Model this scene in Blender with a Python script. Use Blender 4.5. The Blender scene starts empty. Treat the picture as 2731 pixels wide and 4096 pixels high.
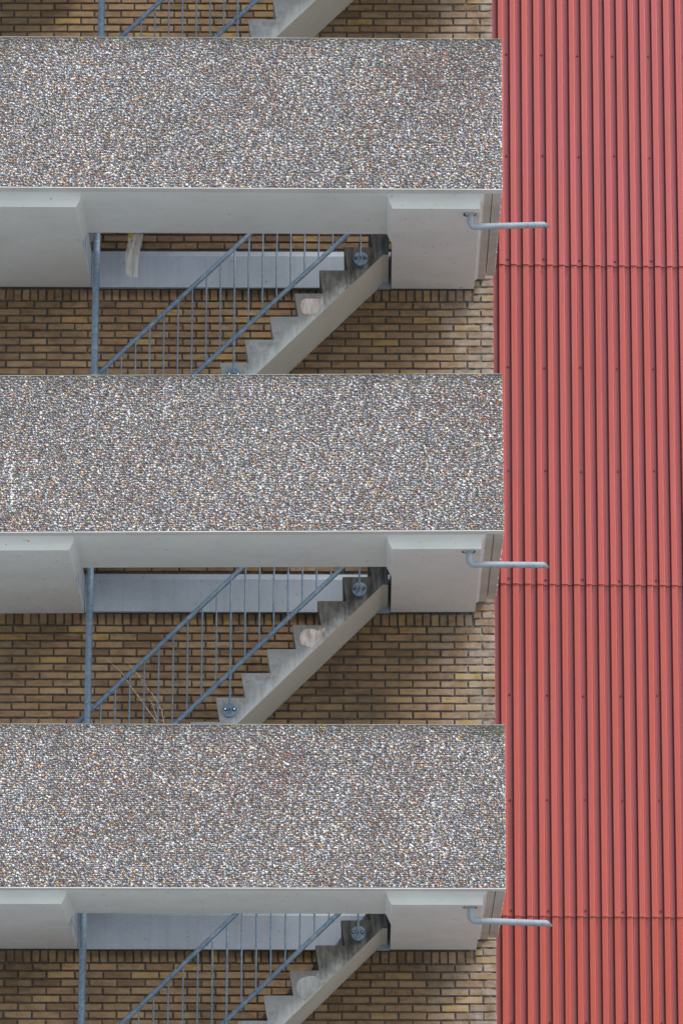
import bpy, math, random
import numpy as np
from mathutils import Vector, Matrix

scene = bpy.context.scene
coll = scene.collection

# ------------------------------------------------------------------ camera
PITCH, YAW, ROLL = 0.26396, -0.00638, 0.00462
CAM_DIST = 33.376
fw = Vector((math.sin(YAW) * math.cos(PITCH), math.cos(YAW) * math.cos(PITCH), math.sin(PITCH)))
r0 = Vector((math.cos(YAW), -math.sin(YAW), 0))
u0 = r0.cross(fw)
rt = r0 * math.cos(ROLL) + u0 * math.sin(ROLL)
up = -r0 * math.sin(ROLL) + u0 * math.cos(ROLL)
cam_data = bpy.data.cameras.new('camera')
cam = bpy.data.objects.new('camera', cam_data)
coll.objects.link(cam)
m = Matrix.Identity(4)
for i in range(3):
    m[i][0], m[i][1], m[i][2] = rt[i], up[i], -fw[i]
m[0][3], m[1][3], m[2][3] = 0.0, -CAM_DIST, 1.6
cam.matrix_world = m
cam_data.sensor_fit = 'HORIZONTAL'
cam_data.sensor_width = 24.0
cam_data.lens = 24.0 * 17864.3 / 2731.0
cam_data.clip_start = 0.5
cam_data.clip_end = 3000
scene.camera = cam

# ------------------------------------------------------------------ sky and sun
SUN_EL, SUN_AZ = math.radians(46), math.radians(54)      # azimuth: to the right of the facade's outward normal
world = bpy.data.worlds.new('World')
scene.world = world
world.use_nodes = True
wn = world.node_tree
bg = wn.nodes['Background']
sky = wn.nodes.new('ShaderNodeTexSky')
sky.sky_type = 'NISHITA'
sky.sun_disc = False
sky.sun_elevation = SUN_EL
sky.sun_rotation = math.radians(180) - SUN_AZ
sky.air_density = 1.0
sky.dust_density = 1.5
sky.ozone_density = 1.0
hs = wn.nodes.new('ShaderNodeHueSaturation')
hs.inputs['Saturation'].default_value = 0.75
wn.links.new(sky.outputs[0], hs.inputs['Color'])
wn.links.new(hs.outputs[0], bg.inputs['Color'])
bg.inputs['Strength'].default_value = 0.10
sun_data = bpy.data.lights.new('sun', 'SUN')
sun_data.energy = 1.35
sun_data.angle = math.radians(24)
sun_data.color = (1.0, 0.96, 0.9)
sun = bpy.data.objects.new('sun', sun_data)
coll.objects.link(sun)
to_sun = Vector((math.sin(SUN_AZ) * math.cos(SUN_EL), -math.cos(SUN_AZ) * math.cos(SUN_EL), math.sin(SUN_EL)))
sun.rotation_euler = to_sun.to_track_quat('Z', 'Y').to_euler()
sun.location = (8, -12, 30)
scene.view_settings.view_transform = 'Standard'
scene.view_settings.look = 'None'
scene.view_settings.gamma = 1.0
scene.view_settings.exposure = 1.24
scene.view_settings.use_curve_mapping = False
scene.cycles.max_bounces = 8
scene.cycles.diffuse_bounces = 5
scene.cycles.use_denoising = True

rng = random.Random(7)
nrg = np.random.default_rng(11)

# ------------------------------------------------------------------ helpers
def tag(o, label=None, cat=None, group=None, kind=None):
    if label: o['label'] = label
    if cat: o['category'] = cat
    if group: o['group'] = group
    if kind: o['kind'] = kind
    return o

def empty(name, loc=(0, 0, 0)):
    o = bpy.data.objects.new(name, None)
    o.empty_display_size = 0.2
    coll.objects.link(o)
    o.location = loc
    return o

def link(name, me, parent=None, mats=None):
    o = bpy.data.objects.new(name, me)
    coll.objects.link(o)
    if parent: o.parent = parent
    if mats and not me.materials:
        for k in (mats if isinstance(mats, (list, tuple)) else [mats]):
            me.materials.append(k)
    return o

class MB:
    """collects polygons for one mesh"""
    def __init__(s): s.v, s.f, s.mi, s.sm = [], [], [], []
    def add(s, verts, faces, mi=0, smooth=False):
        b = len(s.v)
        s.v += [tuple(p) for p in verts]
        for f in faces:
            s.f.append([b + i for i in f]); s.mi.append(mi); s.sm.append(smooth)
        return s
    def box(s, x0, x1, y0, y1, z0, z1, mi=0, ch=0.0):
        if ch <= 0:
            v = [(x, y, z) for z in (z0, z1) for y in (y0, y1) for x in (x0, x1)]
            return s.add(v, [(0, 2, 3, 1), (4, 5, 7, 6), (0, 1, 5, 4), (1, 3, 7, 5), (3, 2, 6, 7), (2, 0, 4, 6)], mi)
        c = ch                                              # chamfered box: 24 corners
        v = []; idx = {}
        for sx in (0, 1):
            for sy in (0, 1):
                for sz in (0, 1):
                    X, Y, Z = (x0, x1)[sx], (y0, y1)[sy], (z0, z1)[sz]
                    dx, dy, dz = (c, -c)[sx], (c, -c)[sy], (c, -c)[sz]
                    for a, p in (('x', (X, Y + dy, Z + dz)), ('y', (X + dx, Y, Z + dz)), ('z', (X + dx, Y + dy, Z))):
                        idx[(sx, sy, sz, a)] = len(v); v.append(p)
        I = lambda sx, sy, sz, a: idx[(sx, sy, sz, a)]
        f = []
        for t in (0, 1):
            q = [I(t, 0, 0, 'x'), I(t, 1, 0, 'x'), I(t, 1, 1, 'x'), I(t, 0, 1, 'x')]; f.append(q if t else q[::-1])
            q = [I(0, t, 0, 'y'), I(1, t, 0, 'y'), I(1, t, 1, 'y'), I(0, t, 1, 'y')]; f.append(q[::-1] if t else q)
            q = [I(0, 0, t, 'z'), I(1, 0, t, 'z'), I(1, 1, t, 'z'), I(0, 1, t, 'z')]; f.append(q if t else q[::-1])
        for a in (0, 1):
            for b in (0, 1):
                f.append([I(a, b, 0, 'x'), I(a, b, 1, 'x'), I(a, b, 1, 'y'), I(a, b, 0, 'y')])
                f.append([I(a, 0, b, 'x'), I(a, 1, b, 'x'), I(a, 1, b, 'z'), I(a, 0, b, 'z')])
                f.append([I(0, a, b, 'y'), I(1, a, b, 'y'), I(1, a, b, 'z'), I(0, a, b, 'z')])
                for d in (0, 1):
                    f.append([I(a, b, d, 'x'), I(a, b, d, 'y'), I(a, b, d, 'z')])
        return s.add(v, f, mi)
    def tube(s, pts, r, n=12, caps=True, mi=0):
        pts = [Vector(p) for p in pts]
        rs = r if isinstance(r, (list, tuple)) else [r] * len(pts)
        v, f = [], []
        ref = None
        for i, p in enumerate(pts):
            a = pts[max(i - 1, 0)]; b = pts[min(i + 1, len(pts) - 1)]
            d = (b - a).normalized()
            if ref is None:
                ref = Vector((0, 1, 0)) if abs(d.y) < .9 else Vector((1, 0, 0))
            u = (ref - d * ref.dot(d)).normalized(); w = d.cross(u); ref = u
            for k in range(n):
                t = 2 * math.pi * k / n
                v.append(p + (u * math.cos(t) + w * math.sin(t)) * rs[i])
        for i in range(len(pts) - 1):
            for k in range(n):
                f.append((i * n + k, i * n + (k + 1) % n, (i + 1) * n + (k + 1) % n, (i + 1) * n + k))
        s.add(v, f, mi, True)
        if caps:
            s.add([v[k] for k in range(n)], [tuple(range(n))[::-1]], mi)
            s.add([v[-n + k] for k in range(n)], [tuple(range(n))], mi)
        return s
    def prism(s, prof, y0, y1, mi=0):
        """profile in XZ extruded along Y"""
        n = len(prof)
        v = [(x, y0, z) for x, z in prof] + [(x, y1, z) for x, z in prof]
        f = [tuple(range(n)), tuple(range(2 * n - 1, n - 1, -1))]
        f += [(i, i + n, (i + 1) % n + n, (i + 1) % n) for i in range(n)]
        return s.add(v, f, mi)
    def mesh(s, name, mats, recalc=True):
        me = bpy.data.meshes.new(name)
        me.from_pydata(s.v, [], s.f)
        for k in (mats if isinstance(mats, (list, tuple)) else [mats]):
            me.materials.append(k)
        me.polygons.foreach_set('material_index', s.mi)
        me.polygons.foreach_set('use_smooth', s.sm)
        if recalc:
            import bmesh
            bm = bmesh.new(); bm.from_mesh(me)
            bmesh.ops.recalc_face_normals(bm, faces=bm.faces)
            bm.to_mesh(me); bm.free()
        me.update()
        return me
    def build(s, name, mats, parent=None, recalc=True):
        return link(name, s.mesh(name, mats, recalc), parent)

# ------------------------------------------------------------------ materials
def node_mat(name):
    ma = bpy.data.materials.new(name); ma.use_nodes = True
    nt = ma.node_tree
    return ma, nt, nt.nodes['Principled BSDF']

def N(nt, kind, **kw):
    n = nt.nodes.new(kind)
    for k, v in kw.items():
        if k in n.inputs: n.inputs[k].default_value = v
        else: setattr(n, k, v)
    return n

def noise(nt, vec, scale, detail=4, rough=.55, dist=0):
    n = N(nt, 'ShaderNodeTexNoise', Scale=scale, Detail=detail, Roughness=rough, Distortion=dist)
    if vec is not None: nt.links.new(vec, n.inputs['Vector'])
    return n.outputs['Fac']

def ramp(nt, fac, stops):
    n = nt.nodes.new('ShaderNodeValToRGB')
    e = n.color_ramp.elements
    while len(e) < len(stops): e.new(.5)
    for el, (p, c) in zip(e, stops):
        el.position = p
        el.color = (*c, 1) if isinstance(c, (tuple, list)) else (c, c, c, 1)
    nt.links.new(fac, n.inputs['Fac'])
    return n.outputs['Color']

def mix(nt, fac, a, b, mode='MIX'):
    n = nt.nodes.new('ShaderNodeMix'); n.data_type = 'RGBA'; n.blend_type = mode
    for s, x in ((n.inputs[0], fac), (n.inputs[6], a), (n.inputs[7], b)):
        if hasattr(x, 'links'): nt.links.new(x, s)
        elif isinstance(x, (tuple, list)): s.default_value = (*x, 1)
        else: s.default_value = x
    return n.outputs[2]

def mth(nt, op, a, b=None, c=None, clamp=False):
    n = nt.nodes.new('ShaderNodeMath'); n.operation = op; n.use_clamp = clamp
    for s, x in zip(n.inputs, (a, b, c)):
        if x is None: continue
        if hasattr(x, 'links'): nt.links.new(x, s)
        else: s.default_value = x
    return n.outputs[0]

def sepxyz(nt, vec):
    n = nt.nodes.new('ShaderNodeSeparateXYZ'); nt.links.new(vec, n.inputs[0])
    return n.outputs

def position(nt): return nt.nodes.new('ShaderNodeNewGeometry').outputs['Position']
def objco(nt): return nt.nodes.new('ShaderNodeTexCoord').outputs['Object']
def scaled(nt, vec, s):
    n = nt.nodes.new('ShaderNodeMapping'); n.inputs['Scale'].default_value = s
    nt.links.new(vec, n.inputs['Vector']); return n.outputs[0]

def bump(nt, p, h, strength=.3, dist=.002):
    b = N(nt, 'ShaderNodeBump', Strength=strength, Distance=dist)
    nt.links.new(h, b.inputs['Height']); nt.links.new(b.outputs[0], p.inputs['Normal'])

def paint_mat(name, col, dirt=(.3, .28, .24), amount=.35, streak=False, spots=True):
    ma, nt, p = node_mat(name)
    P = position(nt)
    big = noise(nt, P, 1.7, 5, .6)
    c = mix(nt, ramp(nt, big, [(.35, 0.0), (.75, amount)]), col, dirt)
    tide = noise(nt, P, 4.5, 6, .62, .8)                      # water marks with ragged rims
    c = mix(nt, ramp(nt, tide, [(.48, 0.0), (.66, .07), (.69, .02), (.85, .10)]), c, dirt)
    fine = noise(nt, P, 140, 3)
    c = mix(nt, .22, c, ramp(nt, fine, [(.3, .25), (.7, .75)]), 'OVERLAY')
    if streak:
        st = noise(nt, scaled(nt, P, (22, 22, 1.2)), 1.0, 4, .6)
        c = mix(nt, ramp(nt, st, [(.48, 0.0), (.75, .35)]), c, tuple(x * .65 for x in col))
    if spots:
        sp = noise(nt, P, 26, 2, .5)
        c = mix(nt, ramp(nt, sp, [(.705, 0.0), (.745, .7)]), c, (.14, .12, .10))
    nt.links.new(c, p.inputs['Base Color'])
    p.inputs['Roughness'].default_value = .75
    p.inputs['Specular IOR Level'].default_value = .25
    bump(nt, p, fine, .15, .001)
    return ma

M = {}
M['paint'] = paint_mat('soffit_paint', (.80, .815, .80), amount=.14)
M['litpaint'] = paint_mat('cove_lit_paint', (.86, .87, .86), dirt=(.5, .5, .42), amount=.25)  # lighter copy of the block paint: low-sky light painted onto the cove
M['blockpaint'] = paint_mat('block_paint', (.80, .79, .765), amount=.14)
M['endpaint'] = paint_mat('weathered_paint', (.58, .545, .49), dirt=(.30, .25, .20), amount=.6)
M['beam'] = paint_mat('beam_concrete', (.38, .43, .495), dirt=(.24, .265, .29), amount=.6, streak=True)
M['lip'] = paint_mat('concrete_lip', (.70, .69, .67), amount=.3)
M['coping'] = paint_mat('dirty_coping', (.42, .42, .38), dirt=(.12, .13, .08), amount=1.0)
M['stairpaint'] = paint_mat('stair_underside_paint', (.56, .545, .48), amount=.2)

def brick_mat(name, island):
    ma, nt, p = node_mat(name)
    if island:
        rnd = nt.nodes.new('ShaderNodeNewGeometry').outputs['Random Per Island']
    else:
        rnd = nt.nodes.new('ShaderNodeObjectInfo').outputs['Random']
    P = position(nt)
    base = ramp(nt, rnd, [(0.0, (.170, .105, .062)), (.15, (.265, .174, .098)), (.45, (.295, .197, .110)),
                          (.7, (.240, .148, .084)), (.9, (.335, .228, .130)), (.98, (.38, .245, .090)), (1.0, (.215, .122, .072))])
    off = N(nt, 'ShaderNodeVectorMath', operation='ADD')
    nt.links.new(P, off.inputs[0])
    comb = nt.nodes.new('ShaderNodeCombineXYZ')
    nt.links.new(mth(nt, 'MULTIPLY', rnd, 37.0), comb.inputs[1]); nt.links.new(comb.outputs[0], off.inputs[1])
    pv = off.outputs[0]
    mott = noise(nt, scaled(nt, pv, (10, 10, 24)), 1.0, 5, .65)
    c = mix(nt, ramp(nt, mott, [(.32, .55), (.52, 0.0)]), base, (.11, .065, .045))
    c = mix(nt, ramp(nt, mott, [(.55, 0.0), (.78, .6)]), c, (.33, .245, .16))
    fine = noise(nt, P, 210, 3, .6)
    c = mix(nt, .35, c, ramp(nt, fine, [(.28, .2), (.72, .8)]), 'OVERLAY')
    damp = noise(nt, P, 1.6, 5, .6)
    c = mix(nt, ramp(nt, damp, [(.30, .55), (.46, 0.0)]), c, (.085, .055, .036))
    c = mix(nt, ramp(nt, noise(nt, P, 6.5, 6, .7), [(.62, 0.0), (.74, .42)]), c, (.43, .38, .31))
    # pale lime bloom weathered out at the exposed corner of the wall
    X = sepxyz(nt, P)
    edge = nt.nodes.new('ShaderNodeMapRange'); nt.links.new(X[0], edge.inputs[0])
    edge.inputs[1].default_value = .35; edge.inputs[2].default_value = 1.08
    bl = noise(nt, P, 9, 5, .65)
    blm = mth(nt, 'MULTIPLY', edge.outputs[0], ramp(nt, bl, [(.38, 0.0), (.7, 1.0)]))
    c = mix(nt, mth(nt, 'MULTIPLY', blm, .8), c, (.46, .42, .38))
    nt.links.new(c, p.inputs['Base Color'])
    p.inputs['Roughness'].default_value = .9
    p.inputs['Specular IOR Level'].default_value = .15
    bump(nt, p, mth(nt, 'ADD', fine, mott), .5, .003)
    return ma
M['brick'] = brick_mat('brown_brick', False)
M['brick_far'] = brick_mat('brown_brick_joined', True)

ma, nt, p = node_mat('dark_mortar')
P = position(nt)
c = ramp(nt, noise(nt, P, 45, 4), [(.3, (.045, .042, .038)), (.7, (.115, .106, .096))])
X = sepxyz(nt, P)
edge = nt.nodes.new('ShaderNodeMapRange'); nt.links.new(X[0], edge.inputs[0])
edge.inputs[1].default_value = .62; edge.inputs[2].default_value = 1.03
mk = mth(nt, 'MULTIPLY', edge.outputs[0], ramp(nt, noise(nt, P, 16, 5, .7), [(.42, 0.0), (.6, 1.0)]))
c = mix(nt, mk, c, (.42, .40, .37))
nt.links.new(c, p.inputs['Base Color']); p.inputs['Roughness'].default_value = .95
bump(nt, p, noise(nt, P, 160, 3), .6, .003)
M['mortar'] = ma

def steel_mat(name, col=(.17, .24, .32), metal=.25):
    ma, nt, p = node_mat(name)
    P = position(nt)
    sp = N(nt, 'ShaderNodeTexVoronoi', Scale=60.0); nt.links.new(P, sp.inputs['Vector'])
    c = mix(nt, .25, col, sepxyz(nt, sp.outputs['Color'])[0], 'SOFT_LIGHT')
    bl = noise(nt, P, 13, 5, .65)
    c = mix(nt, ramp(nt, bl, [(.52, 0.0), (.8, .6)]), c, (.42, .49, .54))
    c = mix(nt, ramp(nt, bl, [(.22, .5), (.40, 0.0)]), c, (.13, .165, .19))
    nt.links.new(c, p.inputs['Base Color'])
    p.inputs['Metallic'].default_value = metal
    nt.links.new(ramp(nt, bl, [(.3, .42), (.7, .68)]), p.inputs['Roughness'])
    return ma
M['steel'] = steel_mat('galvanised_steel')
ma, nt, p = node_mat('bolt_steel')
p.inputs['Base Color'].default_value = (.7, .68, .64, 1); p.inputs['Metallic'].default_value = 1; p.inputs['Roughness'].default_value = .22
M['bolt'] = ma

# bare stair concrete: pitted, algae and painted-in slab shade on the upper steps, lime run along the lower edge
ma, nt, p = node_mat('weathered_stair_concrete')
O = objco(nt)
mo = noise(nt, O, 15, 7, .72)
c = ramp(nt, mo, [(.3, (.25, .25, .245)), (.5, (.37, .37, .36)), (.72, (.48, .48, .47))])
fine = noise(nt, O, 58, 3, .6)
c = mix(nt, ramp(nt, fine, [(.60, 0.0), (.68, .55)]), c, (.55, .54, .51))
c = mix(nt, ramp(nt, fine, [(.30, .7), (.36, 0.0)]), c, (.05, .05, .045))
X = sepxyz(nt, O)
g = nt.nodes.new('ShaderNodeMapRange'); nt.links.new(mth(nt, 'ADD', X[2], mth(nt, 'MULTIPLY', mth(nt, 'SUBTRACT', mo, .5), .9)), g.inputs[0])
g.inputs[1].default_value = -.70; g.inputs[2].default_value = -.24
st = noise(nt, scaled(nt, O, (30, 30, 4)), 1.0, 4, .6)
algae = mth(nt, 'MULTIPLY', g.outputs[0], ramp(nt, st, [(.3, .75), (.7, 1.0)]))  # one mask for the algae and the painted shade under the slab
c = mix(nt, mth(nt, 'MULTIPLY', algae, .93), c, (.030, .029, .021))  # algae and painted slab shade in one dark colour
d = mth(nt, 'SUBTRACT', mth(nt, 'ADD', X[2], .155), mth(nt, 'MULTIPLY', X[0], .9925))   # height above the lower edge line
lim = nt.nodes.new('ShaderNodeMapRange')
nt.links.new(mth(nt, 'ADD', d, mth(nt, 'MULTIPLY', mth(nt, 'SUBTRACT', st, .5), .32)), lim.inputs[0])
lim.inputs[1].default_value = .13; lim.inputs[2].default_value = .02
lm = mth(nt, 'MULTIPLY', lim.outputs[0], mth(nt, 'SUBTRACT', 1.0, algae, clamp=True))
c = mix(nt, mth(nt, 'MULTIPLY', lm, .8), c, (.62, .62, .60))
nt.links.new(c, p.inputs['Base Color']); p.inputs['Roughness'].default_value = .92
p.inputs['Specular IOR Level'].default_value = .2
bump(nt, p, fine, .5, .003)
M['stair'] = ma

def patch_mat(name, c0, c1):
    ma, nt, p = node_mat(name)
    P = position(nt)
    st = noise(nt, scaled(nt, P, (28, 28, 7)), 1.0, 4, .6)
    nt.links.new(ramp(nt, st, [(.38, c0), (.62, c1)]), p.inputs['Base Color'])
    p.inputs['Roughness'].default_value = .9
    bump(nt, p, noise(nt, P, 120, 3), .3, .002)
    return ma
M['patch_pink'] = patch_mat('pinkish_filler', (.42, .31, .25), (.66, .62, .60))
M['patch_grey'] = patch_mat('grey_filler', (.34, .34, .33), (.46, .46, .45))

# pebble facing: colour per stone is a mesh attribute
ma, nt, p = node_mat('river_pebbles')
at = nt.nodes.new('ShaderNodeAttribute'); at.attribute_name = 'stone_colour'
P = position(nt)
c = mix(nt, .25, at.outputs['Color'], ramp(nt, noise(nt, P, 130, 2), [(.3, .3), (.7, .7)]), 'OVERLAY')
nt.links.new(c, p.inputs['Base Color']); p.inputs['Roughness'].default_value = .55
p.inputs['Specular IOR Level'].default_value = .4
M['pebble'] = ma
ma, nt, p = node_mat('pebble_matrix')
P = position(nt)
nt.links.new(ramp(nt, noise(nt, P, 70, 4), [(.3, (.10, .093, .090)), (.7, (.20, .188, .18))]), p.inputs['Base Color'])
p.inputs['Roughness'].default_value = .95
M['matrix'] = ma

# red coated sheet: per-sheet tint paints in the sky reflection, pinker towards the top
def red_mat(name):
    ma, nt, p = node_mat(name)
    P = position(nt)
    at = nt.nodes.new('ShaderNodeAttribute'); at.attribute_type = 'OBJECT'; at.attribute_name = 'sky_tint'
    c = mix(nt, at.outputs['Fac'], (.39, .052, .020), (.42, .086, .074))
    big = noise(nt, scaled(nt, P, (6, 6, .5)), 1.0, 5, .6)
    c = mix(nt, ramp(nt, big, [(.42, 0.0), (.72, .3)]), c, (.41, .098, .088))
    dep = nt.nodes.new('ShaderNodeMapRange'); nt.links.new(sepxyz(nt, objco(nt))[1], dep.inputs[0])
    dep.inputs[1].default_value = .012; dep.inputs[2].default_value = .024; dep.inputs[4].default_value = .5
    c = mix(nt, dep.outputs[0], c, (.30, .078, .098))         # purple shade painted into the troughs by depth
    run = noise(nt, scaled(nt, P, (38, 38, .9)), 1.0, 5, .65)
    c = mix(nt, ramp(nt, run, [(.54, 0.0), (.72, .38)]), c, (.23, .042, .036))
    c = mix(nt, ramp(nt, run, [(.26, .30), (.42, 0.0)]), c, (.50, .17, .15))
    fine = noise(nt, P, 190, 2)
    c = mix(nt, .14, c, ramp(nt, fine, [(.3, .3), (.7, .7)]), 'OVERLAY')
    sp = noise(nt, P, 34, 2, .5)
    c = mix(nt, ramp(nt, sp, [(.765, 0.0), (.785, .7)]), c, (.16, .05, .05))
    nt.links.new(c, p.inputs['Base Color'])
    nt.links.new(ramp(nt, big, [(.3, .30), (.7, .42)]), p.inputs['Roughness'])
    p.inputs['Specular IOR Level'].default_value = .55
    return ma
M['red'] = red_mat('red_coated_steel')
ma, nt, p = node_mat('red_screw'); p.inputs['Base Color'].default_value = (.13, .03, .025, 1); p.inputs['Roughness'].default_value = .4
M['screw'] = ma

ma, nt, p = node_mat('grey_pvc')
P = position(nt)
c = ramp(nt, noise(nt, P, 14, 4), [(.3, (.27, .315, .36)), (.7, (.37, .41, .445))])
gX = sepxyz(nt, nt.nodes.new('ShaderNodeNewGeometry').outputs['Normal'])
# algae sits on the wet under-side of the open end
al = mth(nt, 'MULTIPLY', ramp(nt, noise(nt, P, 48, 4, .7), [(.52, 0.0), (.66, 1.0)]), ramp(nt, mth(nt, 'MULTIPLY_ADD', gX[2], -.5, .5), [(.45, 0.0), (.7, .85)]))
ex = nt.nodes.new('ShaderNodeMapRange'); nt.links.new(sepxyz(nt, P)[0], ex.inputs[0]); ex.inputs[1].default_value = .9; ex.inputs[2].default_value = 1.2
c = mix(nt, mth(nt, 'MULTIPLY', al, ex.outputs[0]), c, (.06, .12, .08))
nt.links.new(c, p.inputs['Base Color']); p.inputs['Roughness'].default_value = .3
M['pvc'] = ma
ma, nt, p = node_mat('dark_hole'); p.inputs['Base Color'].default_value = (.035, .03, .022, 1); p.inputs['Roughness'].default_value = 1
M['hole'] = ma

ma, nt, p = node_mat('torn_plastic')
O = objco(nt)
X = sepxyz(nt, O)
c = ramp(nt, noise(nt, scaled(nt, O, (60, 60, 9)), 1.0, 4), [(.3, (.50, .49, .45)), (.7, (.70, .69, .66))])
orm = mth(nt, 'MULTIPLY', ramp(nt, noise(nt, O, 26, 3), [(.56, 0.0), (.62, .8)]), ramp(nt, mth(nt, 'MULTIPLY_ADD', X[2], 3.0, .95), [(.35, 0.0), (.6, 1.0)]))
c = mix(nt, orm, c, (.55, .14, .03))
nt.links.new(c, p.inputs['Base Color']); p.inputs['Roughness'].default_value = .35
p.inputs['Alpha'].default_value = .7
M['plastic'] = ma
ma, nt, p = node_mat('yellow_plastic'); p.inputs['Base Color'].default_value = (.45, .33, .06, 1); p.inputs['Roughness'].default_value = .4
M['yellow'] = ma
ma, nt, p = node_mat('dry_straw'); p.inputs['Base Color'].default_value = (.60, .57, .52, 1); p.inputs['Roughness'].default_value = .9
M['straw'] = ma

ma, nt, p = node_mat('paving')
P = position(nt)
nt.links.new(ramp(nt, noise(nt, P, .4, 5), [(.3, (.285, .305, .295)), (.7, (.34, .36, .35))]), p.inputs['Base Color'])
p.inputs['Roughness'].default_value = .9
M['paving'] = ma

# ------------------------------------------------------------------ layout (metres; facade of the parapets is Y = 0)
STOREY = 2.8
Z_SOFFIT = {j: 13.263 - STOREY * j for j in (-1, 0, 1, 2, 3)}
Y_WALL = 2.29
X_END = 1.044
X_LEFT = -3.9
TILT = {-1: 0, 0: -.00235, 1: .00664, 2: .00125, 3: 0}

# ------------------------------------------------------------------ ground
g = MB()
g.add([(-600, -600, 0), (600, -600, 0), (600, 600, 0), (-600, 600, 0)], [(0, 1, 2, 3)])
ground = g.build('ground', M['paving'])
tag(ground, 'pale paved ground in front of the building', 'ground', kind='structure')

# ------------------------------------------------------------------ brick walls, one per storey
def brick_piece(w, h, depth, seed, ch=.0035):
    r = random.Random(seed)
    j = lambda a: r.uniform(-a, a)
    v = []
    for sx, sz in ((-1, -1), (1, -1), (1, 1), (-1, 1)):          # front face
        v.append((sx * (w / 2 - ch) + j(.0015), j(.0012), sz * (h / 2 - ch) + j(.0013)))
    for sx, sz in ((-1, -1), (1, -1), (1, 1), (-1, 1)):          # outer ring
        v.append((sx * w / 2 + j(.0018), ch + .001, sz * h / 2 + j(.0016)))
    for sx, sz in ((-1, -1), (1, -1), (1, 1), (-1, 1)):          # back ring
        v.append((sx * w / 2, depth, sz * h / 2))
    f = [(0, 1, 2, 3)]
    for k in range(4):
        n = (k + 1) % 4
        f.append((k, k + 4, n + 4, n)); f.append((k + 4, k + 8, n + 8, n + 4))
    return v, f

PITCH_X, PITCH_Z = .2265, .0651
BRICKS = {'full': [brick_piece(.2125, .0497, .05, 10 + k) for k in range(7)],
          'half': [brick_piece(.0990, .0497, .05, 30 + k) for k in range(4)],
          'quoin': [brick_piece(.1640, .0497, .05, 70 + k) for k in range(3)],
          'stub': [brick_piece(.0560, .0497, .05, 80 + k) for k in range(3)],
          'soldier': [brick_piece(.0545, .0930, .05, 50 + k) for k in range(5)]}
BRICK_MESH = {}
for kind, lst in BRICKS.items():
    BRICK_MESH[kind] = []
    for v, f in lst:
        me = bpy.data.meshes.new('brick'); me.from_pydata(v, [], f); me.materials.append(M['brick'])
        me.update(); BRICK_MESH[kind].append(me)

WALL_LABEL = {-1: 'brown brick wall at the very top edge, above the uppermost pebbled balcony',
              0: 'brown brick wall band between the uppermost and the middle pebbled balcony',
              1: 'brown brick wall band between the middle and the lowest pebbled balcony',
              2: 'brown brick wall at the bottom edge, below the lowest pebbled balcony'}
SHOWN_DOWN = {-1: -.62, 0: -.88, 1: -1.10, 2: -.74}
FIRST_FULL = {-1: False, 0: True, 1: False, 2: False}
for j in (-1, 0, 1, 2):
    z0 = Z_SOFFIT[j]
    root = empty('brick_wall', (0, Y_WALL, z0 - 2.56))
    tag(root, WALL_LABEL[j], 'brick wall', 'brick wall bands between the balconies', 'thing')
    mb = MB(); mb.box(X_LEFT - .6, 1.030, .011, .30, -.0 + .0, 2.8)
    mb.build('mortar_bed', M['mortar'], root)
    far_v, far_f = [], []
    spots = []
    # soldier course under beam and blocks
    x = .853 - .034
    while x > X_LEFT:
        spots.append(('soldier', x, -.142)); x -= .0685
    rows = list(range(0, 37))
    for r in rows:                                                # stretcher courses going down
        zc = -.196 - PITCH_Z * (r + .5)
        if zc < -2.55: break
        full = (r % 2 == 0) == FIRST_FULL[j]
        x = 1.0335
        if full: pass
        else:
            spots.append(('half', x - .0495, zc)); x -= .0495 * 2 + .0140
        while x > X_LEFT:
            spots.append(('full', x - .10625, zc)); x -= PITCH_X
    for r in range(0, 7):                                         # quoin beside the blocks, going up
        zc = -.196 + PITCH_Z * (r + .5)
        if zc > .23: break
        if (r % 2 == 1) == FIRST_FULL[j]: spots.append(('quoin', 1.0335 - .082, zc))
        else: spots += [('half', 1.0335 - .0495, zc), ('stub', 1.0335 - .113 - .028, zc)]
    def rank(s):
        k, x, z = s
        if -3.15 < x < 1.1 and z > SHOWN_DOWN[j] and not (j == -1 and z > -.25): return 0
        if j in (-1, 0) and z < -2.38 and -2.35 < x < .0: return 1
        return 2
    singles = sorted([s for s in spots if rank(s) < 2], key=lambda s: (rank(s), -s[2]))
    over = singles[300:]; singles = singles[:300]
    rest = [s for s in spots if rank(s) == 2] + over
    for kind, x, z in singles:
        o = bpy.data.objects.new('brick', rng.choice(BRICK_MESH[kind]))
        coll.objects.link(o); o.parent = root
        o.location = (x + rng.uniform(-.002, .002), rng.uniform(-.002, .0025), z + 2.56 + rng.uniform(-.0015, .0015))
        o.rotation_euler = (rng.uniform(-.012, .012), rng.uniform(-.008, .008), rng.uniform(-.008, .008))
    mb = MB()
    for kind, x, z in rest:
        v, f = rng.choice(BRICKS[kind])
        yo = rng.uniform(-.002, .0025)
        mb.add([(a + x, b + yo, c_ + z + 2.56) for a, b, c_ in v], f)
    o = mb.build('brick_courses', M['brick_far'], root, recalc=False)
    tag(o, kind='stuff')

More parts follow.
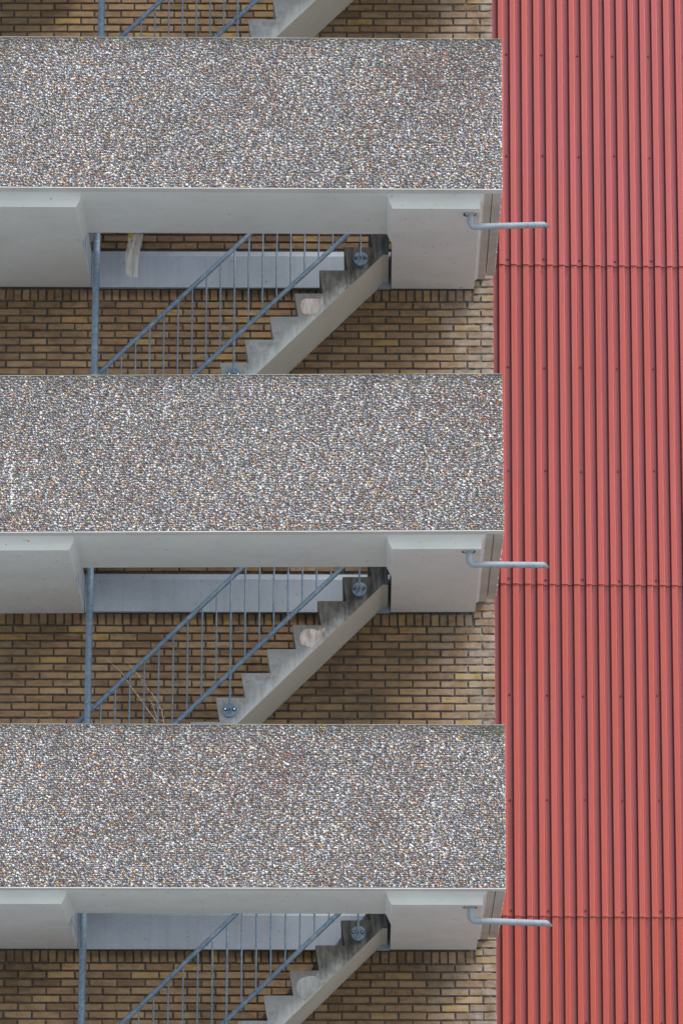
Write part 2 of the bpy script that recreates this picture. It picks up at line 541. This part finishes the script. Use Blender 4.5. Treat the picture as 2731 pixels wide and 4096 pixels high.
# ------------------------------------------------------------------ balconies
def ico():
    t = (1 + 5 ** .5) / 2
    v = np.array([(-1, t, 0), (1, t, 0), (-1, -t, 0), (1, -t, 0), (0, -1, t), (0, 1, t), (0, -1, -t), (0, 1, -t), (t, 0, -1), (t, 0, 1), (-t, 0, -1), (-t, 0, 1)], float)
    v /= np.linalg.norm(v[0])
    f = np.array([(0, 11, 5), (0, 5, 1), (0, 1, 7), (0, 7, 10), (0, 10, 11), (1, 5, 9), (5, 11, 4), (11, 10, 2), (10, 7, 6), (7, 1, 8),
                  (3, 9, 4), (3, 4, 2), (3, 2, 6), (3, 6, 8), (3, 8, 9), (4, 9, 5), (2, 4, 11), (6, 2, 10), (8, 6, 7), (9, 8, 1)])
    return v, f
ICO_V, ICO_F = ico()
PAL = np.array([(.74, .725, .70), (.62, .565, .505), (.41, .45, .51), (.33, .31, .31), (.22, .205, .21), (.11, .11, .118),
                (.23, .17, .165), (.30, .23, .20), (.52, .39, .27), (.55, .29, .09), (.34, .16, .11), (.25, .255, .215)])
WGT = np.array([.155, .10, .17, .17, .125, .04, .08, .07, .07, .028, .016, .02])

def vnoise(x, z, seed, scale):
    """smooth value noise used only to drift the mix of stone colours across a panel"""
    r = np.random.default_rng(seed); g = r.random((64, 64))
    u, w = x * scale + 20, z * scale + 20
    i, k = np.floor(u).astype(int), np.floor(w).astype(int); fu, fv = u - i, w - k
    fu, fv = fu * fu * (3 - 2 * fu), fv * fv * (3 - 2 * fv)
    G = lambda a, b: g[a % 64, b % 64]
    return (G(i, k) * (1 - fu) + G(i + 1, k) * fu) * (1 - fv) + (G(i, k + 1) * (1 - fu) + G(i + 1, k + 1) * fu) * fv

def pebbles(name, a0, a1, z0, z1, seed, side, parent, x_fix=0.0, drip=None, moss=0.0, stain=None, lichen=()):
    """side 0: stones on a face of constant Y = 0 (a = X); side 1: on a face of constant X (a = Y)"""
    r = np.random.default_rng(seed)
    dx, dz = (.0168, .0142) if side == 0 else (.0200, .0170)
    nu, nv = int((a1 - a0) / dx), int((z1 - z0) / dz)
    U, V = np.meshgrid(np.arange(nu), np.arange(nv))
    U = U.ravel().astype(float); V = V.ravel()
    a = a0 + (U + .5 + .5 * (V % 2) - .25 + r.uniform(-.27, .27, U.size)) * (a1 - a0) / nu
    z = z0 + (V + .5 + r.uniform(-.27, .27, U.size)) * (z1 - z0) / nv
    n = a.size
    size = r.lognormal(0, .17, n).clip(.6, 1.6)
    rank = (U * .7548777 + V * .5698403 + r.uniform(-.16, .16, n)) % 1.0      # spreads pale stones evenly
    k_ = 1.0 if side else .86
    sa = .0103 * k_ * size * r.uniform(.85, 1.3, n); sb = .0080 * k_ * size * r.uniform(.75, 1.1, n); sc = .0052 * k_ * size * r.uniform(.7, 1.2, n)
    keep = (a - sa > a0 - .002) & (a + sa < a1 + .002) & (z - sb > z0 - .001) & (z + sb < z1 + .001)
    a, z, sa, sb, sc, rank = a[keep], z[keep], sa[keep], sb[keep], sc[keep], rank[keep]; n = a.size
    rot = r.normal(0, .6, n); c, s = np.cos(rot), np.sin(rot)
    sk = r.uniform(-.5, .5, (n, 3))
    L = np.broadcast_to(ICO_V, (n, 12, 3)).copy()
    L *= 1 + r.uniform(-.16, .16, (n, 12, 1))
    x_ = L[:, :, 0] * sa[:, None] + sk[:, 0:1] * .4 * L[:, :, 2] * sb[:, None]
    z_ = L[:, :, 2] * sb[:, None]; y_ = L[:, :, 1] * sc[:, None]
    X = a[:, None] + x_ * c[:, None] - z_ * s[:, None]
    Zz = z[:, None] + x_ * s[:, None] + z_ * c[:, None]
    Y = -r.uniform(-.0015, .0030, n)[:, None] + y_
    co = np.stack([X, Y, Zz], -1) if side == 0 else np.stack([x_fix - Y, X, Zz], -1)
    F = (ICO_F[None] + (np.arange(n) * 12)[:, None, None]).reshape(-1)
    # colours
    order = np.argsort(PAL @ np.array([.2126, .7152, .0722])); cum = np.cumsum(WGT[order]) / WGT.sum()
    k = order[np.searchsorted(cum, rank).clip(0, len(PAL) - 1)]
    warm = vnoise(a, z, seed + 5, 1.1) * .6 + vnoise(a, z, seed + 6, 3.1) * .4
    swap = r.random(n) < (warm - .52) * .9
    k[swap] = r.choice([6, 7, 10, 8, 6], swap.sum())
    for (bx, bz, rx, rz, amt) in ((stain if side == 0 else None) or []):     # rusty staining of the stones
        d2 = ((a - bx) / rx) ** 2 + ((z - bz) / rz) ** 2
        hit = r.random(n) < amt * np.exp(-d2) * (.5 + vnoise(a, z, seed + 11, 8))
        k[hit] = r.choice([6, 10, 7, 6], hit.sum())
    col = PAL[k] * r.uniform(.75, 1.2, (n, 1)) * (1 + r.uniform(-.08, .08, (n, 3)))
    light = vnoise(a, z, seed + 7, 2.2)
    col *= (1.0 + .14 * light)[:, None]
    if moss > 0:
        mm = np.clip((a - (a1 - .55)) / .55, 0, 1) * np.clip((z - (z1 - .20)) / .20, 0, 1) * moss * (vnoise(a, z, seed + 8, 9) * 1.4)
        mm = np.clip(mm, 0, .85)[:, None]
        col = col * (1 - mm) + np.array([.10, .12, .045]) * mm
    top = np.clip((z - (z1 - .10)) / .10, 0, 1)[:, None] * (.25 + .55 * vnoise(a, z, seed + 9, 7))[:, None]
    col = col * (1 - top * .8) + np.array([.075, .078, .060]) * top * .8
    if side == 0:
        sv = vnoise(a, a * 0, seed + 21, 5.3) * .6 + vnoise(a, a * 0, seed + 22, 13.0) * .4
        reach = np.clip((sv - .42) * 2.6, 0, 1)
        fall = np.clip(1 - (z1 - z) / (.12 + .75 * reach), 0, 1) * reach * (.55 + .5 * vnoise(a, z, seed + 23, 10))
        fall = np.clip(fall * .42, 0, .42)[:, None]
        col = col * (1 - fall) + np.array([.10, .096, .085]) * fall
    if drip:
        for (xa, za), (xb, zb) in zip(drip[:-1], drip[1:]):
            t = np.clip((z - za) / (zb - za), 0, 1); near = (np.abs(a - (xa + (xb - xa) * t)) < .0105) & (z < za) & (z > zb)
            col[near] = (.85, .85, .84)
    for lx, lz in lichen:
        near = ((a - lx) ** 2 + (z - lz) ** 2) < .011 ** 2
        col[near] = (.55, .42, .02)
    col = np.clip(col, .01, .9)
    me = bpy.data.meshes.new(name)
    me.vertices.add(n * 12); me.vertices.foreach_set('co', co.reshape(-1).astype(np.float32))
    me.loops.add(F.size); me.loops.foreach_set('vertex_index', F.astype(np.int32))
    me.polygons.add(F.size // 3); me.polygons.foreach_set('loop_start', np.arange(0, F.size, 3, dtype=np.int32))
    me.polygons.foreach_set('use_smooth', np.ones(F.size // 3, bool))
    at = me.attributes.new('stone_colour', 'FLOAT_COLOR', 'POINT')
    rgba = np.ones((n, 12, 4), np.float32); rgba[:, :, :3] = col[:, None, :]
    at.data.foreach_set('color', rgba.reshape(-1))
    me.update(calc_edges=True)
    me.materials.append(M['pebble'])
    return tag(link(name, me, parent), kind='stuff')

def soffit_block(xl, xr, bl, br, parent, slit):
    """block hanging below the slab: coved front edge, splayed sides; slit = side that faces the stair opening"""
    rings = []
    nst = 8
    for k in range(nst + 1):
        a = min(1.0, k / 7) * math.pi / 2
        s = math.sin(a) if k < 8 else 1.0
        d = .44 * (1 - math.cos(a)) if k < 8 else 1.0
        z = .006 - .086 * d
        yf = .10 + .13 * s
        L = xl - bl * (1 - (s if slit != 'L' else d)); R = xr + br * (1 - (s if slit != 'R' else d))
        yb = Y_WALL - .004
        if slit == 'L':
            ring = [(L, yf, z), (R, yf, z), (R, yb, z), (xl, yb, z), (xl, 1.1115, z), (L, 1.111, z)]
        else:
            ring = [(L, yf, z), (R, yf, z), (R, 1.111, z), (xr, 1.1115, z), (xr, yb, z), (L, yb, z)]
        rings.append(ring)
    v = [p for r_ in rings for p in r_]; f = []
    for k in range(nst):
        for q in range(6):
            n = (q + 1) % 6
            f.append((k * 6 + q, k * 6 + n, (k + 1) * 6 + n, (k + 1) * 6 + q))
    f.append(tuple(range(6))[::-1]); f.append(tuple(nst * 6 + q for q in range(6)))
    mb = MB(); mb.add(v, f)
    for i, ff in enumerate(mb.f):                       # darker beam material paints shade on the side facing the stair well
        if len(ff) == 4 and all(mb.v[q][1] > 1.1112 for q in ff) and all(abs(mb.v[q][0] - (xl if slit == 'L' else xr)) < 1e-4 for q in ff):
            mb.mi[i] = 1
    mb.mi[-1] = 2
    return mb.build('soffit_block', [M['litpaint'], M['beam'], M['blockpaint']], parent)

BAL_LABEL = {0: 'uppermost of the three balconies with pebble-faced concrete parapets',
             1: 'middle of the three pebble-faced concrete balconies, with a white run at its left',
             2: 'lowest of the three pebble-faced concrete balconies, mossy at its upper right corner',
             -1: 'balcony one storey above the uppermost pebbled one, out of view', 3: 'balcony one storey below the lowest pebbled one, out of view'}
BALC = {}
for j in (-1, 0, 1, 2, 3):
    t = TILT[j]
    root = empty('balcony', (0, 0, Z_SOFFIT[j] + t * .159))
    root.rotation_euler = (0, -t, 0)
    BALC[j] = root
    tag(root, BAL_LABEL[j], 'balcony', 'pebble-faced balconies')
    mb = MB(); mb.box(X_LEFT, X_END - .004, .002, .088, .004, 1.268, 0)
    pan = mb.build('parapet', M['matrix'], root)
    mb = MB(); mb.box(X_LEFT, X_END, -.004, .090, .0, .0075, 0, .001)
    mb.build('bottom_edge', M['lip'], root)
    mb = MB(); mb.box(X_LEFT, X_END, -.004, .090, 1.2685, 1.275, 0, .001)
    mb.build('coping', M['coping'], root)
    mb = MB(); mb.box(.9715, X_END - .004, .091, 2.17, .0, 1.272)
    endp = mb.build('end_panel', [M['endpaint']], root)
    if j in (0, 1, 2):
        drip = [(-2.781, .545), (-2.778, .50), (-2.765, .335), (-2.766, .28), (-2.770, .22)] if j == 1 else None
        pebbles('pebble_facing', X_LEFT, X_END, .0085, 1.268, 100 + j * 17, 0, pan, drip=drip, moss={0: .15, 1: .2, 2: .7}[j],
                stain={0: [(.62, .98, .45, .24, .48), (.85, .6, .2, .4, .15)], 1: [(.72, .95, .30, .25, .32), (.1, 1.2, .12, .06, .45)], 2: [(-.8, 1.0, .5, .2, .2)]}[j],
                lichen={0: [(-2.3, 1.255)], 1: [(.86, 1.255)], 2: [(-.36, 1.255), (-.34, 1.258)]}[j])
        pebbles('pebble_facing', .01, 2.165, .006, 1.268, 300 + j * 17, 1, endp, x_fix=X_END - .004)
    mb = MB()
    mb.box(X_LEFT, .966, .094, 1.111, .005, .22)
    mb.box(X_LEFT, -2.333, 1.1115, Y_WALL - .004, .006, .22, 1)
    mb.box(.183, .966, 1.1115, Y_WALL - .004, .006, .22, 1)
    mb.build('slab', [M['paint'], M['beam']], root)  # beam colour on the stair-well parts stands in for shade
    soffit_block(X_LEFT, -2.335, 0, .045, root, 'R')
    soffit_block(.18, .873, .042, .034, root, 'L')
    # weathered strip beside the right block
    mb = MB(); mb.box(.910, .9655, .10, Y_WALL - .03, .001, .0045)
    mb.build('edge_strip', M['endpaint'], root)

# ------------------------------------------------------------------ edge beams of the stair well
for j, lab in ((-1, None), (0, 'uppermost grey concrete beam behind the stair railing, with plastic hanging before it'),
               (1, 'grey concrete beam behind the railing under the middle balcony'),
               (2, 'grey concrete beam behind the railing under the lowest balcony')):
    if lab is None: continue
    mb = MB()
    prof = [(0, -.090), (0, .186), (.012, .200), (.030, .236), (.0485, .236), (.0485, -.090)]   # (depth, z)
    x0, x1 = -2.330, .176
    n = len(prof)
    v = [(x0, 2.238 + a, b) for a, b in prof] + [(x1, 2.238 + a, b) for a, b in prof]
    f = [tuple(range(n)), tuple(range(2 * n - 1, n - 1, -1))] + [(i, i + n, (i + 1) % n + n, (i + 1) % n) for i in range(n)]
    mb.add([(p_[0], p_[1] - Y_WALL, p_[2]) for p_ in v], f)
    o = mb.build('concrete_beam', M['beam'])
    o.location = (0, Y_WALL, Z_SOFFIT[j])
    tag(o, lab, 'beam', 'concrete beams under the balconies', 'thing')

# ------------------------------------------------------------------ stair flights
YS0, YS1 = 1.50, Y_WALL - .006
nos = lambda k: (-.0115 - .2015 * k, .22 - .2 * k)
prof = [(.155, .22)]
for k in range(0, 14):
    nx, nz = nos(k)
    prof += [(nx + .006, nz), (nx, nz - .007), (nx + .034, nz - .1985)]
    if k < 13: prof += [(nx + .028, nz - .2)]
prof[-1] = (nos(13)[0] + .034, -2.58)
low = lambda x: -.383 + .9925 * (x + .23)
prof += [(-2.442, -2.58)]
prof += [(.112, low(.112)), (.155, low(.112) - .001)]
PATCH = {0: ([(-0.571, -.484), (-.562, -.445), (-0.535, -.425), (-.46, -.423), (-0.384, -.428), (-.385, -.46), (-0.398, -.497), (-.415, -.53), (-0.434, -.560), (-.50, -.566), (-0.555, -.556), (-.570, -.52)], 'patch_pink'),
         1: ([(-0.559, -.499), (-.556, -.468), (-0.546, -.440), (-.515, -.415), (-0.476, -.408), (-.44, -.413), (-0.412, -.426), (-.39, -.424), (-0.361, -.40), (-.347, -.405), (-.356, -.425), (-0.372, -.445), (-.378, -.485), (-0.410, -.525), (-.428, -.555), (-0.456, -.578), (-0.501, -.558), (-0.552, -.539)], 'patch_pink'),
         2: ([(-0.56, -.493), (-.548, -.46), (-0.515, -.439), (-.49, -.430), (-0.462, -.425), (-.43, -.424), (-0.405, -.429), (-.395, -.445), (-0.346, -.456), (-.36, -.49), (-0.381, -.519), (-.43, -.57), (-0.488, -.622), (-.52, -.602), (-0.548, -.582), (-.562, -.54)], 'patch_grey')}
FL_LABEL = {-1: 'concrete stair flight at the top edge, only two of its steps in view',
            0: 'concrete stair flight under the uppermost balcony, pinkish square patch on its side',
            1: 'concrete stair flight under the middle balcony, pinkish round patch with a tail',
            2: 'concrete stair flight at the bottom edge with a grey rounded patch'}
for j in (-1, 0, 1, 2):
    root = empty('stair_flight', (0, 0, Z_SOFFIT[j]))
    tag(root, FL_LABEL[j], 'stairs', 'concrete stair flights')
    mb = MB(); n = len(prof)
    mb.prism(prof, YS0, YS1, 0)
    # lower faces are painted
    for i in range(n):
        a, b = prof[i], prof[(i + 1) % n]
        if a in prof[-3:-1] and b in prof[-2:]:
            mb.mi[2 + i] = 1
    mb.build('stair_body', [M['stair'], M['stairpaint']], root)
    if j in PATCH:
        pts, mt = PATCH[j]
        mb = MB(); q = len(pts)
        cx = sum(a for a, b in pts) / q; cz = sum(b for a, b in pts) / q
        v = [(a, YS0 + .001, b) for a, b in pts] + [(cx + (a - cx) * .93, YS0 - .004, cz + (b - cz) * .93) for a, b in pts]
        f = [(i, (i + 1) % q, (i + 1) % q + q, i + q) for i in range(q)] + [tuple(range(q, 2 * q))]
        mb.add(v, f)
        mb.build('repair_patch', M[mt], root)

# ------------------------------------------------------------------ railings
YR = 1.44
top_z = lambda x: .058 + .986 * (x + 1.04)
low_z = lambda x: .050 + .970 * (x + .245)
RL_LABEL = {-1: 'galvanised stair railing at the very top edge, above the uppermost balcony',
            0: 'galvanised stair railing under the uppermost balcony',
            1: 'galvanised stair railing under the middle balcony, crossing the straw stalks',
            2: 'galvanised stair railing at the bottom edge, under the lowest balcony'}
def cyl_y(mb, x, z, y0, y1, r, n=20, mi=0, dome=0.0):
    v = []
    for y, rr in ((y0, r * .94), (y0 + .0015, r), (y1, r)):
        v += [(x + rr * math.cos(2 * math.pi * k / n), y, z + rr * math.sin(2 * math.pi * k / n)) for k in range(n)]
    f = [(i * n + k, i * n + (k + 1) % n, (i + 1) * n + (k + 1) % n, (i + 1) * n + k) for i in range(2) for k in range(n)]
    f.append(tuple(range(n))); f.append(tuple(range(2 * n, 3 * n)))
    mb.add(v, f, mi)
bal_cache = {}
rail_mesh = {}
def shared(key, maker):
    if key not in bal_cache: bal_cache[key] = maker()
    return bal_cache[key]
for j in (-1, 0, 1, 2):
    root = empty('stair_railing', (0, 0, Z_SOFFIT[j]))
    tag(root, RL_LABEL[j], 'railing', 'stair railings')
    def mk_top():
        mb = MB(); mb.tube([(x, YR, top_z(x)) for x in np.linspace(-2.50, .02, 12)], .0195, 14); return mb.mesh('handrail', M['steel'])
    def mk_low():
        mb = MB(); mb.tube([(x, YR, low_z(x)) for x in np.linspace(-2.30, .02, 12)], .0195, 14); return mb.mesh('lower_rail', M['steel'])
    link('handrail', shared('t', mk_top), root)
    link('lower_rail', shared('l', mk_low), root)
    for k in range(-12, 10):
        x = -1.106 + .11445 * k
        long_ = k % 9 == 0
        zt = top_z(x) - .012
        zb = low_z(x) + .012
        if k == 0: zb = -1.085
        if k == 9: zb = -.083
        if k == -9: zb = -2.085
        yb = YR - (.022 if long_ else 0)
        def mk(x=x, zt=zt, zb=zb, yb=yb, long_=long_):
            mb = MB()
            if long_: mb.tube([(x, YR, zt), (x, YR - .010, zt - .10), (x, yb, zt - .2), (x, yb, zb)], .0078, 8)
            else: mb.tube([(x, YR, zt), (x, YR, zb)], .0068, 8)
            return mb.mesh('baluster', M['steel'])
        link('baluster', shared(('b', k), mk), root)
        if long_:
            def mkp(x=x, zb=zb):
                mb = MB(); cyl_y(mb, x, zb - .002, YS0 - .020, YS0 - .002, .058, 24)
                mb.tube([(x, yb, zb + .004), (x, YS0 - .012, zb + .004)], .010, 8)
                return mb.mesh('fixing_plate', M['steel'])
            pl = link('fixing_plate', shared(('p', k), mkp), root)
            for s in (-1, 1):
                def mkb(x=x, zb=zb, s=s):
                    mb = MB()
                    cyl_y(mb, x + s * .036, zb + .006, YS0 - .023, YS0 - .019, .0150, 12, 1)
                    cyl_y(mb, x + s * .036, zb + .006, YS0 - .034, YS0 - .023, .0085, 6)
                    return mb.mesh('bolt', [M['bolt'], M['hole']])
                link('bolt', shared(('bo', k, s), mkb), pl)

# ------------------------------------------------------------------ post
mb = MB()
zz = list(np.linspace(-1.2, 10.4, 30))
mb.tube([(0, 0, z) for z in zz], .0280, 16)
post = mb.build('stair_post', M['steel'])
post.location = (-2.236, 1.37, Z_SOFFIT[2])
tag(post, 'tall galvanised steel post running up through all storeys at the left', 'post')

# ------------------------------------------------------------------ drain pipes
PIPE = {0: (.800, .36, 1.9), 1: (.782, .315, -.35), 2: (.784, .33, -2.0)}
PIPE_LABEL = {0: 'grey plastic drain spout tilted upwards under the uppermost balcony',
              1: 'level grey plastic drain spout under the middle balcony',
              2: 'grey plastic drain spout drooping under the lowest balcony, algae on its end'}
for j in (0, 1, 2):
    hx, hy, deg = PIPE[j]
    root = empty('drain_pipe', (hx, hy, Z_SOFFIT[j] - .08 + TILT[j] * (hx + .159)))
    tag(root, PIPE_LABEL[j], 'drain pipe', 'drain spouts of the balconies')
    R = .0245
    mb = MB(); mb.tube([(0, 0, .03), (0, 0, -.055)], R, 20); mb.build('stub', M['pvc'], root)
    bend = [(0, 0, -.035), (0, 0, -.062)]
    cz, rad = -.062, .042
    a1 = math.radians(90 + deg)
    for k in range(1, 9):
        a = a1 * k / 8
        bend.append((rad * (1 - math.cos(a)), 0, cz - rad * math.sin(a)))
    ex, ez = bend[-1][0], bend[-1][2]
    d = (math.cos(math.radians(deg)), math.sin(math.radians(deg)))
    bend.append((ex + d[0] * .030, 0, ez + d[1] * .030))
    mb = MB(); mb.tube(bend, R * 1.09, 20); mb.build('elbow', M['pvc'], root)
    # straight spout with a slanted cut: the under-side is longest
    Ln = .585 if j != 1 else .580
    n = 24; vo, vi = [], []
    for r_, st in ((R, vo), (R * .88, vi)):
        for e in (0, 1):
            for k in range(n):
                t_ = 2 * math.pi * k / n
                yy, zz_ = r_ * math.sin(t_), r_ * math.cos(t_)
                l = 0 if e == 0 else Ln - .026 * (zz_ / R) - .02
                st.append((ex + d[0] * l - d[1] * zz_, yy, ez + d[1] * l + d[0] * zz_))
    mb = MB()
    mb.add(vo, [(k, (k + 1) % n, n + (k + 1) % n, n + k) for k in range(n)], 0, True)
    mb.add(vi, [(k, n + k, n + (k + 1) % n, (k + 1) % n) for k in range(n)], 0, True)
    mb.add(vo[n:] + vi[n:], [(k, (k + 1) % n, n + (k + 1) % n, n + k) for k in range(n)])
    mb.build('spout', M['pvc'], root, recalc=False)
    # ragged hole in the block round the stub
    mb = MB(); q = 22
    v = []
    for k in range(q):
        a = 2 * math.pi * k / q; rr = .054 * (1 + rng.uniform(-.12, .12)); v.append((rr * math.cos(a) - .004, rr * math.sin(a), -.0025))
    for k in range(q):
        a = 2 * math.pi * k / q; v.append((R * 1.01 * math.cos(a), R * 1.01 * math.sin(a), .004))
    mb.add(v, [(k, (k + 1) % q, q + (k + 1) % q, q + k) for k in range(q)])
    mb.build('drain_hole', M['hole'], root)

# ------------------------------------------------------------------ red corrugated cladding
PR = .1013
RX0, RY0, RANG = 1.032, 2.41, math.radians(-1.8)
clad = empty('cladding_wall', (RX0, RY0, 0)); clad.rotation_euler = (0, 0, -RANG)
tag(clad, 'red corrugated metal cladding wall to the right of the balconies', 'cladding', kind='thing')
def rib_profile(i0, i1, first=False):
    """valley - left flank - ridge - right flank, depth .031; x measured from the cladding's left edge"""
    pts = []
    if first: pts += [(.0, .0315), (.0425, .0315)]
    for i in range(i0, i1):
        b = .056 + PR * i
        pts += [(b - .0130, .0315), (b - .0118, .0345), (b - .0108, .054), (b - .0048, .054), (b - .0012, .004), (b, .0008), (b + .003, 0),
                (b + .0400, 0), (b + .0435, .0016), (b + .0458, .0045), (b + .0474, .0085), (b + .0530, .0285), (b + .0545, .0312)]
    b = .056 + PR * i1
    pts += [(b - .0135, .0315)]
    return pts
JOINT = [18.97, 16.20, 13.44, 10.662, 7.884, 5.10, 2.3]
split_at = 9                                                      # side lap in the valley before this rib
END_RIB = 28
shine = {}
for q in range(len(JOINT) - 1):
    for cidx, (i0, i1) in enumerate(((0, split_at), (split_at, END_RIB))):
        pr = rib_profile(i0, i1, cidx == 0)
        if cidx == 1: pr = [(pr[0][0] - .022, .0285)] + [(x, y) for x, y in pr]
        ztop, zbot = JOINT[q] + .06, JOINT[q + 1]
        lv = [(zbot, -.0135), (zbot + .03, -.0115), (zbot + .9, -.003)] + [(ztop - .9, -.002), (ztop, .0)]
        v, f = [], []
        n = len(pr)
        for (z, dy) in lv:
            for x, y in pr: v.append((x, y + dy - (.0012 if cidx == 1 else 0), z))
        for a in range(len(lv) - 1):
            for k in range(n - 1):
                f.append((a * n + k, a * n + k + 1, (a + 1) * n + k + 1, (a + 1) * n + k))
        # folded lower hem so that the lap has an edge
        b0 = len(v)
        for x, y in pr: v.append((x, y - .0135 + .008, zbot + .0004))
        for k in range(n - 1): f.append((k + 1, k, b0 + k, b0 + k + 1))
        mb = MB(); mb.add(v, f)
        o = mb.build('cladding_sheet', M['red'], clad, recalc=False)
        o['sky_tint'] = [.95, .90, .66, .42, .16, .1][q] + rng.uniform(-.04, .04)  # upper sheets pinker: sky reflection put into the base colour
        shine[(q, cidx)] = o
mb = MB(); mb.box(-.25, END_RIB * PR + .1, .105, .30, 0, 19)
mb.build('backing_wall', M['hole'], clad)
def mk_screw():
    mb = MB()
    cyl_y(mb, 0, 0, -.004, .001, .0105, 14)
    cyl_y(mb, 0, 0, -.011, -.003, .0062, 6)
    return mb.mesh('screw', M['screw'])
sme = mk_screw()
for zr in (16.27, 15.34, 14.422, 13.49, 12.546, 11.645, 10.706, 9.727, 8.847, 7.934, 7.02):
    q = next(i for i in range(len(JOINT) - 1) if JOINT[i + 1] < zr)
    for k in range(0, 9):
        rib = 3 * k
        xx = .056 + PR * rib + .0735 + rng.uniform(-.004, .004)
        if rib >= END_RIB: break
        par = shine[(q, 0 if rib + 1 < split_at else 1)]
        fr = (zr - JOINT[q + 1])
        o = link('screw', sme, par)
        o.location = (xx, .0305 - .0105 * max(0, 1 - fr / .9), zr + rng.uniform(-.008, .008))
        o.rotation_euler = (rng.uniform(-.1, .1), rng.uniform(0, 3), rng.uniform(-.1, .1))

# ------------------------------------------------------------------ torn plastic hanging from the uppermost slab
root = empty('plastic_sheet', (-1.91, 1.135, 13.27)); tag(root, 'torn strip of dirty plastic hanging from the edge of the uppermost balcony', 'plastic strip')
rows, cols = 22, 12
v = []; f = []
for a in range(rows):
    t_ = a / (rows - 1)
    for b in range(cols):
        s = b / (cols - 1)
        left = -.060 - .030 * t_ + (.006 * math.sin(9 * t_)); right = .066 - .045 * t_ ** .8 + .004 * math.sin(7 * t_ + 1)
        if t_ > .8 and s < .35: zc = -.385 * (.8 + (t_ - .8) * (.15 + s * 2.4))
        else: zc = -.385 * t_
        x = left + (right - left) * s
        y = .012 * math.sin(s * 11 + t_ * 3) + .008 * math.sin(s * 23 + 1) * (1 - .4 * t_) + .02 * t_
        v.append((x, y, zc + .012 + .004 * math.sin(b * 2.1) * t_))
for a in range(rows - 1):
    for b in range(cols - 1):
        f.append((a * cols + b, a * cols + b + 1, (a + 1) * cols + b + 1, (a + 1) * cols + b))
mb = MB(); mb.add(v, f, 0, True)
o = mb.build('strip', M['plastic'], root, recalc=False)
so = o.modifiers.new('thick', 'SOLIDIFY'); so.thickness = .0012
mb = MB()
pts = [(-.072, .02), (-.055, .004), (-.052, -.020), (-.033, -.045), (-.018, -.022), (.000, -.004), (.006, .02)]
v = [(x, -.012 + .006 * math.sin(i * 1.7), z) for i, (x, z) in enumerate(pts)] + [(x, -.009 + .006 * math.sin(i * 1.7), z) for i, (x, z) in enumerate(pts)]
q = len(pts)
mb.add(v, [tuple(range(q)), tuple(range(2 * q - 1, q - 1, -1))] + [(i, (i + 1) % q, (i + 1) % q + q, i + q) for i in range(q)])
mb.build('yellow_scrap', M['yellow'], root)

# ------------------------------------------------------------------ dry straw stalks behind the middle railing
root = empty('dry_grass', (-1.7, 2.20, 9.2)); tag(root, 'dry straw stalks leaning in front of the bricks behind the middle railing', 'dry grass', kind='thing')
ST = [[(-2.137, 9.957), (-2.026, 9.859), (-1.958, 9.763), (-1.878, 9.648), (-1.798, 9.536), (-1.726, 9.44), (-1.66, 9.26)],
      [(-1.973, 9.94), (-1.881, 9.828), (-1.813, 9.728), (-1.745, 9.64), (-1.685, 9.532), (-1.664, 9.425), (-1.65, 9.26)],
      [(-1.799, 9.636), (-1.764, 9.596), (-1.747, 9.536), (-1.723, 9.472), (-1.67, 9.26)]]
for line in ST:
    mb = MB()
    pts = [(x + 1.7, rng.uniform(-.006, .006), z - 9.2) for x, z in line]
    nq = len(pts)
    mb.tube(pts, [.0009 + .0022 * i / nq for i in range(nq)], 6)
    for i in range(1, nq - 1):
        a, b = Vector(pts[i]), Vector(pts[i + 1])
        for w in range(7):
            p0 = a.lerp(b, w / 7)
            dd = Vector((rng.uniform(-.022, .022), rng.uniform(-.006, .006), rng.uniform(-.004, .026)))
            if rng.random() < .55:
                mb.tube([p0, p0 + dd * .6, p0 + dd], [.0014, .0022, .0006], 5)
    mb.build('stalk', M['straw'], root)
